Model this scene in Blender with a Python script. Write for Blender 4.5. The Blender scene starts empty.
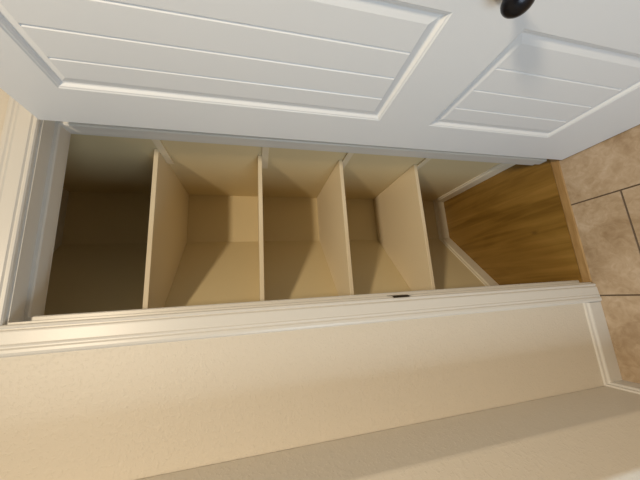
import bpy, bmesh, math
from mathutils import Vector, Matrix

# ------------------------------------------------------------------ camera
sc = bpy.context.scene
CAM = Vector((0.0123, -0.8583, 1.4137))
yaw, pitch, roll = math.radians(12.2826), math.radians(13.5631), math.radians(-0.7756)
F = Vector((math.sin(yaw) * math.cos(pitch), math.cos(yaw) * math.cos(pitch), -math.sin(pitch)))
R = Vector((math.cos(yaw), -math.sin(yaw), 0))
U = R.cross(F)
R2 = R * math.cos(roll) + U * math.sin(roll)
U2 = -R * math.sin(roll) + U * math.cos(roll)
# the phone was held on its side: the picture's left is the room's up
cd = bpy.data.cameras.new('camera')
cam = bpy.data.objects.new('camera', cd)
sc.collection.objects.link(cam)
X, Y, Z = -U2, R2, -F
cam.matrix_world = Matrix(((X.x, Y.x, Z.x, CAM.x), (X.y, Y.y, Z.y, CAM.y), (X.z, Y.z, Z.z, CAM.z), (0, 0, 0, 1)))
cd.sensor_fit = 'HORIZONTAL'
cd.sensor_width = 36
cd.lens = 262.5763 / 640 * 36
cd.clip_start = 0.02
sc.camera = cam

# ------------------------------------------------------------------ light and exposure
w = bpy.data.worlds.new('world')
sc.world = w
w.use_nodes = True
w.node_tree.nodes['Background'].inputs[0].default_value = (1.0, 0.93, 0.84, 1)
w.node_tree.nodes['Background'].inputs[1].default_value = 0.05


def area(name, loc, target, size, power, color, shape='DISK', sy=None):
    l = bpy.data.lights.new(name, 'AREA')
    l.shape = shape
    l.size = size
    if sy:
        l.size_y = sy
    l.energy = power
    l.color = color
    o = bpy.data.objects.new(name, l)
    sc.collection.objects.link(o)
    o.location = loc
    o.rotation_euler = (Vector(target) - Vector(loc)).to_track_quat('-Z', 'Y').to_euler()
    return o


area('hall_ceiling_lamp', (0.04, -1.8, 2.80), (0.04, -1.4, 0), 0.28, 54, (1.0, 0.84, 0.62))
area('hall_window_light', (-1.95, -1.45, 0.8), (0.5, -0.6, 0.4), 0.9, 31, (0.70, 0.86, 1.0), 'RECTANGLE', 1.2)

vs = sc.view_settings
vs.view_transform = 'Standard'
vs.look = 'None'
vs.gamma = 1
vs.use_curve_mapping = False
vs.exposure = 0.0

# ------------------------------------------------------------------ materials


def mat(name, color, rough=0.6, metallic=0.0, spec=0.5):
    m = bpy.data.materials.new(name)
    m.use_nodes = True
    b = m.node_tree.nodes['Principled BSDF']
    b.inputs['Base Color'].default_value = (*color, 1)
    b.inputs['Roughness'].default_value = rough
    b.inputs['Metallic'].default_value = metallic
    b.inputs['Specular IOR Level'].default_value = spec
    return m


def N(m, t, **kw):
    n = m.node_tree.nodes.new(t)
    for k, v in kw.items():
        setattr(n, k, v)
    return n


def link(m, a, b):
    m.node_tree.links.new(a, b)


def coords(m, scale=(1, 1, 1), loc=(0, 0, 0)):
    g = N(m, 'ShaderNodeNewGeometry')
    mp = N(m, 'ShaderNodeMapping')
    mp.inputs['Scale'].default_value = scale
    mp.inputs['Location'].default_value = loc
    link(m, g.outputs['Position'], mp.inputs['Vector'])
    return mp.outputs[0]


def noise(m, vec, scale, detail=4, rough=0.5, dist=0):
    n = N(m, 'ShaderNodeTexNoise')
    n.inputs['Scale'].default_value = scale
    n.inputs['Detail'].default_value = detail
    n.inputs['Roughness'].default_value = rough
    n.inputs['Distortion'].default_value = dist
    link(m, vec, n.inputs['Vector'])
    return n.outputs['Fac']


def ramp(m, fac, stops):
    r = N(m, 'ShaderNodeValToRGB')
    e = r.color_ramp.elements
    while len(e) < len(stops):
        e.new(0.5)
    for i, (p, c) in enumerate(stops):
        e[i].position = p
        e[i].color = (*c, 1) if len(c) == 3 else c
    link(m, fac, r.inputs[0])
    return r.outputs[0]


def bump(m, h, strength, dist):
    b = N(m, 'ShaderNodeBump')
    b.inputs['Strength'].default_value = strength
    b.inputs['Distance'].default_value = dist
    link(m, h, b.inputs['Height'])
    link(m, b.outputs[0], m.node_tree.nodes['Principled BSDF'].inputs['Normal'])


def bsdf(m):
    return m.node_tree.nodes['Principled BSDF']


# wall paint with an orange-peel / knock-down texture
wall = mat('cream_wall_paint', (0.67, 0.61, 0.515), 0.5)
v = coords(wall)
f1 = noise(wall, v, 110, 4, 0.55)
f2 = noise(wall, v, 38, 3, 0.5)
hm = N(wall, 'ShaderNodeMath', operation='MAXIMUM')
link(wall, ramp(wall, f1, [(0.54, (0, 0, 0)), (0.64, (1, 1, 1))]), hm.inputs[0])
link(wall, ramp(wall, f2, [(0.56, (0, 0, 0)), (0.64, (.8, .8, .8))]), hm.inputs[1])
bump(wall, hm.outputs[0], 0.40, 0.0010)

cwall = mat('closet_wall_paint', (0.70, 0.575, 0.34), 0.6)
v = coords(cwall)
bump(cwall, noise(cwall, v, 90, 3), 0.2, 0.0008)

trim = mat('white_trim_paint', (0.66, 0.63, 0.575), 0.38)
bump(trim, noise(trim, coords(trim), 14, 2), 0.08, 0.001)
ctrim = mat('closet_baseboard_paint', (0.76, 0.68, 0.53), 0.4)
doorm = mat('white_door_paint', (0.76, 0.775, 0.79), 0.40)
bump(doorm, noise(doorm, coords(doorm, (60, 60, 4)), 3, 3), 0.05, 0.0006)
shelfm = mat('painted_shelf_board', (0.76, 0.65, 0.46), 0.5)
bump(shelfm, noise(shelfm, coords(shelfm), 40, 2), 0.08, 0.0006)
ceilm = mat('ceiling_paint', (0.75, 0.70, 0.62), 0.8)

# closet floor: oak-look boards whose grain runs into the closet
wood = mat('oak_floor_boards', (0.3, 0.17, 0.06), 0.42)
v = coords(wood, (1, 0.07, 1))
g1 = noise(wood, v, 26, 5, 0.5, 0.8)
v2 = coords(wood, (1, 0.3, 1), (3, 1, 0))
g2 = noise(wood, v2, 7, 3, 0.5, 0.8)
mixw = N(wood, 'ShaderNodeMath', operation='ADD')
mw1 = N(wood, 'ShaderNodeMath', operation='MULTIPLY')
mw2 = N(wood, 'ShaderNodeMath', operation='MULTIPLY')
link(wood, g1, mw1.inputs[0]); mw1.inputs[1].default_value = 0.6
link(wood, g2, mw2.inputs[0]); mw2.inputs[1].default_value = 0.4
link(wood, mw1.outputs[0], mixw.inputs[0]); link(wood, mw2.outputs[0], mixw.inputs[1])
col = ramp(wood, mixw.outputs[0], [(0.34, (0.15, 0.075, 0.009)), (0.52, (0.25, 0.138, 0.026)), (0.68, (0.32, 0.18, 0.042))])
# one dark knot in the board
gk = N(wood, 'ShaderNodeNewGeometry')
mk = N(wood, 'ShaderNodeMapping')
mk.inputs['Location'].default_value = (-0.262 * 1.6, -0.185, 0)
mk.inputs['Scale'].default_value = (1.6, 1, 1)
link(wood, gk.outputs['Position'], mk.inputs['Vector'])
lk = N(wood, 'ShaderNodeVectorMath', operation='LENGTH')
link(wood, mk.outputs[0], lk.inputs[0])
mixk = N(wood, 'ShaderNodeMix', data_type='RGBA')
link(wood, ramp(wood, lk.outputs['Value'], [(0.003, (.55, .55, .55)), (0.022, (0, 0, 0))]), mixk.inputs[0])
link(wood, col, mixk.inputs[6])
mixk.inputs[7].default_value = (0.09, 0.045, 0.01, 1)
link(wood, mixk.outputs[2], bsdf(wood).inputs['Base Color'])

strip = mat('oak_threshold', (0.36, 0.215, 0.085), 0.4)
v = coords(strip, (0.15, 1, 1))
link(strip, ramp(strip, noise(strip, v, 60, 4), [(0.3, (0.31, 0.18, 0.065)), (0.7, (0.43, 0.27, 0.115))]), bsdf(strip).inputs['Base Color'])

# travertine-look tile
tile = mat('travertine_tile', (0.5, 0.4, 0.28), 0.35)
v = coords(tile)
t1 = noise(tile, v, 6, 7, 0.58, 1.0)
t2 = noise(tile, v, 28, 5, 0.6, 1.5)
tm = N(tile, 'ShaderNodeMath', operation='ADD')
ta = N(tile, 'ShaderNodeMath', operation='MULTIPLY'); tb = N(tile, 'ShaderNodeMath', operation='MULTIPLY')
link(tile, t1, ta.inputs[0]); ta.inputs[1].default_value = 0.65
link(tile, t2, tb.inputs[0]); tb.inputs[1].default_value = 0.35
link(tile, ta.outputs[0], tm.inputs[0]); link(tile, tb.outputs[0], tm.inputs[1])
tc = ramp(tile, tm.outputs[0], [(0.36, (0.32, 0.22, 0.13)), (0.48, (0.42, 0.31, 0.20)), (0.56, (0.48, 0.365, 0.25)), (0.68, (0.58, 0.47, 0.35))])
link(tile, tc, bsdf(tile).inputs['Base Color'])
grout = mat('brown_grout', (0.13, 0.095, 0.065), 0.9)
bronze = mat('oil_rubbed_bronze', (0.012, 0.012, 0.016), 0.28, 0.6)
dark = mat('dark_strike_metal', (0.03, 0.018, 0.01), 0.45, 0.8)

# ------------------------------------------------------------------ mesh helpers


def finish(name, bm, m, parent=None, bevel=0, smooth=False, loc=None):
    bmesh.ops.remove_doubles(bm, verts=bm.verts, dist=1e-6)
    bmesh.ops.recalc_face_normals(bm, faces=bm.faces)
    me = bpy.data.meshes.new(name)
    bm.to_mesh(me)
    bm.free()
    o = bpy.data.objects.new(name, me)
    sc.collection.objects.link(o)
    me.materials.append(m)
    if smooth:
        for p in me.polygons:
            p.use_smooth = True
    if parent:
        o.parent = parent
    if bevel:
        b = o.modifiers.new('bevel', 'BEVEL')
        b.width = bevel
        b.segments = 4
        b.limit_method = 'ANGLE'
        b.angle_limit = math.radians(40)
        b.harden_normals = False
    return o


def box(bm, x0, x1, y0, y1, z0, z1):
    vs_ = [bm.verts.new((x, y, z)) for x in (x0, x1) for y in (y0, y1) for z in (z0, z1)]
    for f in ((0, 1, 3, 2), (4, 6, 7, 5), (0, 4, 5, 1), (2, 3, 7, 6), (0, 2, 6, 4), (1, 5, 7, 3)):
        bm.faces.new([vs_[i] for i in f])


def prism(bm, poly, z0, z1):
    a = [bm.verts.new((x, y, z0)) for x, y in poly]
    b = [bm.verts.new((x, y, z1)) for x, y in poly]
    n = len(poly)
    bm.faces.new(a[::-1])
    bm.faces.new(b)
    for i in range(n):
        j = (i + 1) % n
        bm.faces.new((a[i], a[j], b[j], b[i]))


def sweep(bm, sections):
    """closed sections (lists of points) joined by quads, ends capped"""
    rows = [[bm.verts.new(p) for p in s] for s in sections]
    n = len(rows[0])
    for r0, r1 in zip(rows, rows[1:]):
        for i in range(n):
            j = (i + 1) % n
            bm.faces.new((r0[i], r0[j], r1[j], r1[i]))
    bm.faces.new(rows[0][::-1])
    bm.faces.new(rows[-1])


def lathe(bm, prof, n=40):
    """profile (t along -X, radius) around the X axis"""
    rows = []
    for t, r in prof:
        if r < 1e-6:
            rows.append([bm.verts.new((-t, 0, 0))])
        else:
            rows.append([bm.verts.new((-t, r * math.cos(2 * math.pi * k / n), r * math.sin(2 * math.pi * k / n))) for k in range(n)])
    for a, b in zip(rows, rows[1:]):
        for k in range(n):
            l = (k + 1) % n
            if len(a) == 1:
                bm.faces.new((a[0], b[l], b[k]))
            elif len(b) == 1:
                bm.faces.new((a[k], a[l], b[0]))
            else:
                bm.faces.new((a[k], a[l], b[l], b[k]))


def struct(name, bm, m, **kw):
    o = finish(name, bm, m, **kw)
    o['kind'] = 'structure'
    return o


# ------------------------------------------------------------------ the room
W0, W1, H = -0.005, 0.610, 2.030          # door opening between the jamb faces
TH = 0.115                                # wall thickness
RX, BY, LBX = 0.6740, 0.812, 0.3720       # closet right wall, back wall, back left corner
LA = math.radians(47.35)
CZ = 2.90                                 # ceiling height


def left_at(y):                           # the slanting left wall of the closet
    return LBX - (BY - y) * math.tan(LA)


LFX = left_at(TH)
WBX, WBY = -0.407, -0.182                 # return wall to the left of the closet

# front wall with the door opening
bm = bmesh.new()
box(bm, WBX - 0.02, W0 - 0.02, 0, TH, 0, CZ)
box(bm, W1 + 0.02, 1.30, 0, TH, 0, CZ)
box(bm, W0 - 0.02, W1 + 0.02, 0, TH, H + 0.02, CZ)
struct('wall_front', bm, wall)

# return wall, angled corner and the wall that carries on to the left
bm = bmesh.new()
prism(bm, [(WBX, 0), (WBX, WBY), (-0.487, -0.262), (-1.6, -0.262), (-1.6, 0)], 0, CZ)
struct('wall_left', bm, wall, bevel=0.006)
bm = bmesh.new()
box(bm, 1.30, 1.40, -2.2, TH, 0, CZ)
struct('wall_right', bm, wall)

# closet shell
bm = bmesh.new()
box(bm, RX, RX + 0.1, TH, BY + 0.1, 0, CZ)
struct('wall_closet_right', bm, cwall)
bm = bmesh.new()
box(bm, LBX, RX, BY, BY + 0.1, 0, CZ)
struct('wall_closet_back', bm, cwall)
bm = bmesh.new()
nx, ny = -math.cos(LA) * 0.1, math.sin(LA) * 0.1
prism(bm, [(LBX, BY), (LFX, TH), (LFX - 0.14, TH), (LBX + nx, BY + ny), (LBX, BY + 0.1)], 0, CZ)
struct('wall_closet_left', bm, cwall)
bm = bmesh.new()
box(bm, -0.5, RX + 0.1, TH, BY + 0.1, 2.44, 2.50)
struct('ceiling_closet', bm, ceilm)
bm = bmesh.new()
box(bm, -1.6, 1.40, -2.2, 0.0, CZ, CZ + 0.08)
struct('ceiling', bm, ceilm)

# floors
bm = bmesh.new()
prism(bm, [(W0 - 0.02, 0.0), (W1 + 0.02, 0.0), (W1 + 0.02, TH), (RX, TH), (RX, BY), (LBX, BY), (LFX, TH), (W0 - 0.02, TH)], -0.02, 0.0)
struct('floor_closet', bm, wood)
bm = bmesh.new()
box(bm, -1.6, 1.30, -2.2, 0.0, -0.03, -0.0035)
struct('floor_grout', bm, grout)
bm = bmesh.new()
T, G = 0.41, 0.0065
for i in range(-4, 4):
    x0 = -0.062 + i * T
    off = -0.177 if i % 2 == 0 else -0.382
    for j in range(-6, 3):
        y0, y1 = off + j * T, off + (j + 1) * T
        a, b = max(x0 + G / 2, -1.6), min(x0 + T - G / 2, 1.30)
        c, d = max(y0 + G / 2, -2.2), min(y1 - G / 2, -0.002)
        if a < b - 0.01 and c < d - 0.01:
            box(bm, a, b, c, d, -0.0034, -0.0005)
struct('floor', bm, tile)
# wooden threshold strip between tile and closet floor
bm = bmesh.new()
sweep(bm, [[(x, -0.004, 0.0), (x, 0.0, 0.004), (x, 0.028, 0.004), (x, 0.033, 0.0)] for x in (W0 + 0.001, W1 - 0.001)])
struct('trim_threshold', bm, strip)

# ------------------------------------------------------------------ door frame
# jamb with the door stop
bm = bmesh.new()
box(bm, W0 - 0.02, W0, 0, TH, 0, H + 0.02)
box(bm, W1, W1 + 0.02, 0, TH, 0, H + 0.02)
box(bm, W0, W1, 0, TH, H, H + 0.02)
jamb = struct('trim_jamb', bm, trim)
bm = bmesh.new()
S0, S1, ST = 0.044, 0.083, 0.012
sprof = [(0, S0), (ST - .003, S0), (ST, S0 + .004), (ST, S1), (0, S1)]
sweep(bm, [[(cx + dx * q, y, cz - dz * q) for q, y in sprof]
           for cx, cz, dx, dz in ((W0, 0, 1, 0), (W0, H, 1, 1), (W1, H, -1, 1), (W1, 0, -1, 0))])
finish('door_stop', bm, trim, parent=jamb)
# latch strike on the left jamb, its curved lip standing proud of the frame
bm = bmesh.new()
lip = [(W0, 0.034), (W0 + 0.0016, 0.034), (W0 + 0.0016, 0.006), (W0 + 0.0010, -0.004), (W0 - 0.0015, -0.0145), (W0 - 0.0045, -0.0165), (W0 - 0.0060, -0.0150), (W0 - 0.0030, -0.0120), (W0 - 0.0006, -0.004), (W0, 0.0)]
prism(bm, lip, 0.898, 0.958)
finish('strike_plate', bm, dark, parent=jamb)

# moulded casing around the opening, mitred at the head
prof = [(0.0, 0.0), (0.0, 0.009), (0.0025, 0.0125), (0.007, 0.0135), (0.0095, 0.0105), (0.0125, 0.0105), (0.0155, 0.0145), (0.0185, 0.0150),
        (0.046, 0.0165), (0.050, 0.0183), (0.053, 0.0175), (0.056, 0.0176), (0.060, 0.0200), (0.067, 0.0203), (0.073, 0.0180), (0.077, 0.0120), (0.078, 0.0)]
rv = 0.005
bm = bmesh.new()
secs = []
for (cx, cz, dx, dz) in ((W0 - rv, 0, -1, 0), (W0 - rv, H + rv, -1, 1), (W1 + rv, H + rv, 1, 1), (W1 + rv, 0, 1, 0)):
    secs.append([(cx + dx * a, -b, cz + dz * a) for a, b in prof])
sweep(bm, secs)
struct('trim_casing', bm, trim)

# ------------------------------------------------------------------ baseboards
bprof = [(0.0, 0.0), (0.014, 0.0), (0.014, 0.062), (0.0125, 0.066), (0.0075, 0.071), (0.006, 0.080), (0.0, 0.082)]


def baseboard(name, path, m=trim):
    """path of floor points; the board stands on the left-hand side of it"""
    bm = bmesh.new()
    secs = []
    P_ = [Vector((x, y)) for x, y in path]
    for i, p in enumerate(P_):
        ns = []
        if i > 0:
            d = (p - P_[i - 1]).normalized(); ns.append(Vector((-d.y, d.x)))
        if i < len(P_) - 1:
            d = (P_[i + 1] - p).normalized(); ns.append(Vector((-d.y, d.x)))
        n = sum(ns, Vector((0, 0))).normalized()
        k = 1 / max(0.3, n.dot(ns[0]))
        secs.append([(p.x + n.x * a * k, p.y + n.y * a * k, z) for a, z in bprof])
    sweep(bm, secs)
    return struct(name, bm, m)


baseboard('baseboard_closet', [(RX, TH), (RX, BY), (LBX, BY), (LFX, TH)], ctrim)
baseboard('baseboard_front', [(W0 - rv - 0.078, 0.0), (WBX, 0.0), (WBX, WBY), (-0.487, -0.262), (-1.6, -0.262)])

# ------------------------------------------------------------------ door leaf, open at a right angle
DX, DT = 0.5646, 0.035
DY0, DY1 = -0.022, -0.648
DZ0, DZ1 = 0.010, 2.026
PY0, PY1 = -0.163, -0.507
PAN = [(0.289, 0.828), (1.014, 1.895)]
bm = bmesh.new()
stick = [(0, 0), (0.003, 0.0018), (0.006, 0.0024), (0.011, 0.0085), (0.0145, 0.0095), (0.034, 0.0040)]
for side in (0, 1):
    xs = (lambda d: DX + d) if side == 0 else (lambda d: DX + DT - d)
    ys = [DY0, PY0, PY1, DY1]
    zs = [DZ0, PAN[0][0], PAN[0][1], PAN[1][0], PAN[1][1], DZ1]
    for i in range(3):
        for j in range(5):
            if i == 1 and j in (1, 3):
                continue
            bm.faces.new([bm.verts.new((xs(0), y, z)) for y, z in ((ys[i], zs[j]), (ys[i + 1], zs[j]), (ys[i + 1], zs[j + 1]), (ys[i], zs[j + 1]))])
    for (z0, z1) in PAN:
        loops = []
        for a, d in stick:
            loops.append([bm.verts.new((xs(d), y, z)) for y, z in ((PY0 - a, z0 + a), (PY1 + a, z0 + a), (PY1 + a, z1 - a), (PY0 - a, z1 - a))])
        for l0, l1 in zip(loops, loops[1:]):
            for k in range(4):
                bm.faces.new((l0[k], l0[(k + 1) % 4], l1[(k + 1) % 4], l1[k]))
        a, d = stick[-1]
        # grooved plank field
        ya, yb = PY0 - a, PY1 + a
        gw = 0.0036
        pts = [(ya, d)]
        for yc in (-0.2525, -0.3270, -0.4030):
            pts += [(yc + gw, d), (yc, d + 0.0030), (yc - gw, d)]
        pts.append((yb, d))
        lo = [bm.verts.new((xs(q), y, z0 + a)) for y, q in pts]
        hi = [bm.verts.new((xs(q), y, z1 - a)) for y, q in pts]
        for k in range(len(pts) - 1):
            bm.faces.new((lo[k], lo[k + 1], hi[k + 1], hi[k]))
        for k in (1, 4, 7):
            bm.faces.new((lo[k], lo[k + 1], lo[k + 2]))
            bm.faces.new((hi[k], hi[k + 1], hi[k + 2]))
for (y0, z0, y1, z1) in ((DY0, DZ0, DY1, DZ0), (DY1, DZ0, DY1, DZ1), (DY1, DZ1, DY0, DZ1), (DY0, DZ1, DY0, DZ0)):
    bm.faces.new([bm.verts.new(p) for p in ((DX, y0, z0), (DX, y1, z1), (DX + DT, y1, z1), (DX + DT, y0, z0))])
door = struct('door_1', bm, doorm)

KY, KZ = -0.579, 0.944
for sgn in (1, -1):
    bm = bmesh.new()
    lathe(bm, [(0, 0.0), (0, 0.032), (0.003, 0.032), (0.006, 0.029), (0.008, 0.020), (0.009, 0.0)])
    ro = finish('rosette', bm, bronze, parent=door, smooth=True)
    bm = bmesh.new()
    kp = [(0.006, 0.0), (0.006, 0.013), (0.016, 0.011), (0.026, 0.011), (0.031, 0.014)]
    for k in range(1, 13):
        a = math.pi * (0.16 + 0.84 * k / 12)
        kp.append((0.050 - 0.021 * math.cos(a), 0.0275 * math.sin(a)))
    kp[-1] = (kp[-1][0], 0.0)
    lathe(bm, kp)
    kn = finish('knob', bm, bronze, parent=door, smooth=True)
    for o in (ro, kn):
        o.location = (DX if sgn == 1 else DX + DT, KY, KZ)
        if sgn == -1:
            o.rotation_euler = (0, 0, math.pi)
        o['label'] = 'dark bronze ' + ('round base plate' if o is ro else 'rounded door knob')

# ------------------------------------------------------------------ closet shelves
SY, STH = 0.289, 0.018
labels = [
    ('painted wooden closet shelf, the topmost of four, under the dark upper space', 1.8362),
    ('painted wooden closet shelf seen edge on at eye height, second from the top', 1.4030),
    ('painted wooden closet shelf with its top showing, third from the top', 1.0059),
    ('painted wooden closet shelf, the lowest of four, above the bare wood floor', 0.5815),
]
E_ = 0.0006
for lab, z in labels:
    root = bpy.data.objects.new('closet_shelf', None)
    root.empty_display_size = 0.1
    sc.collection.objects.link(root)
    root.location = (0.3, SY, z - STH)
    root['label'] = lab
    root['category'] = 'shelf'
    root['group'] = 'shelves in the closet'
    bm = bmesh.new()
    prism(bm, [(left_at(SY) - 0.3 + E_ * 2, 0), (RX - 0.3 - E_, 0), (RX - 0.3 - E_, BY - SY - E_), (LBX - 0.3 + E_, BY - SY - E_)], 0, STH)
    finish('board', bm, shelfm, parent=root, bevel=0.0015)
    # support cleats along the two side walls
    ch, ct, y0, y1 = 0.030, 0.010, 0.200 - SY, 0.40 - SY
    bm = bmesh.new()
    box(bm, RX - 0.3 - E_ - ct, RX - 0.3 - E_, y0, y1, -ch, -E_)
    finish('cleat', bm, shelfm, parent=root, bevel=0.001)
    bm = bmesh.new()
    wx, wy = math.cos(LA) * ct, -math.sin(LA) * ct
    ax, ay = left_at(SY) - 0.3 + 0.001, 0.0
    bx_, by_ = left_at(0.42) - 0.3 + 0.001, 0.42 - SY
    prism(bm, [(ax, ay), (bx_, by_), (bx_ + wx, by_ + wy), (ax + wx, ay + wy)], -ch, -E_)
    finish('cleat', bm, shelfm, parent=root, bevel=0.001)
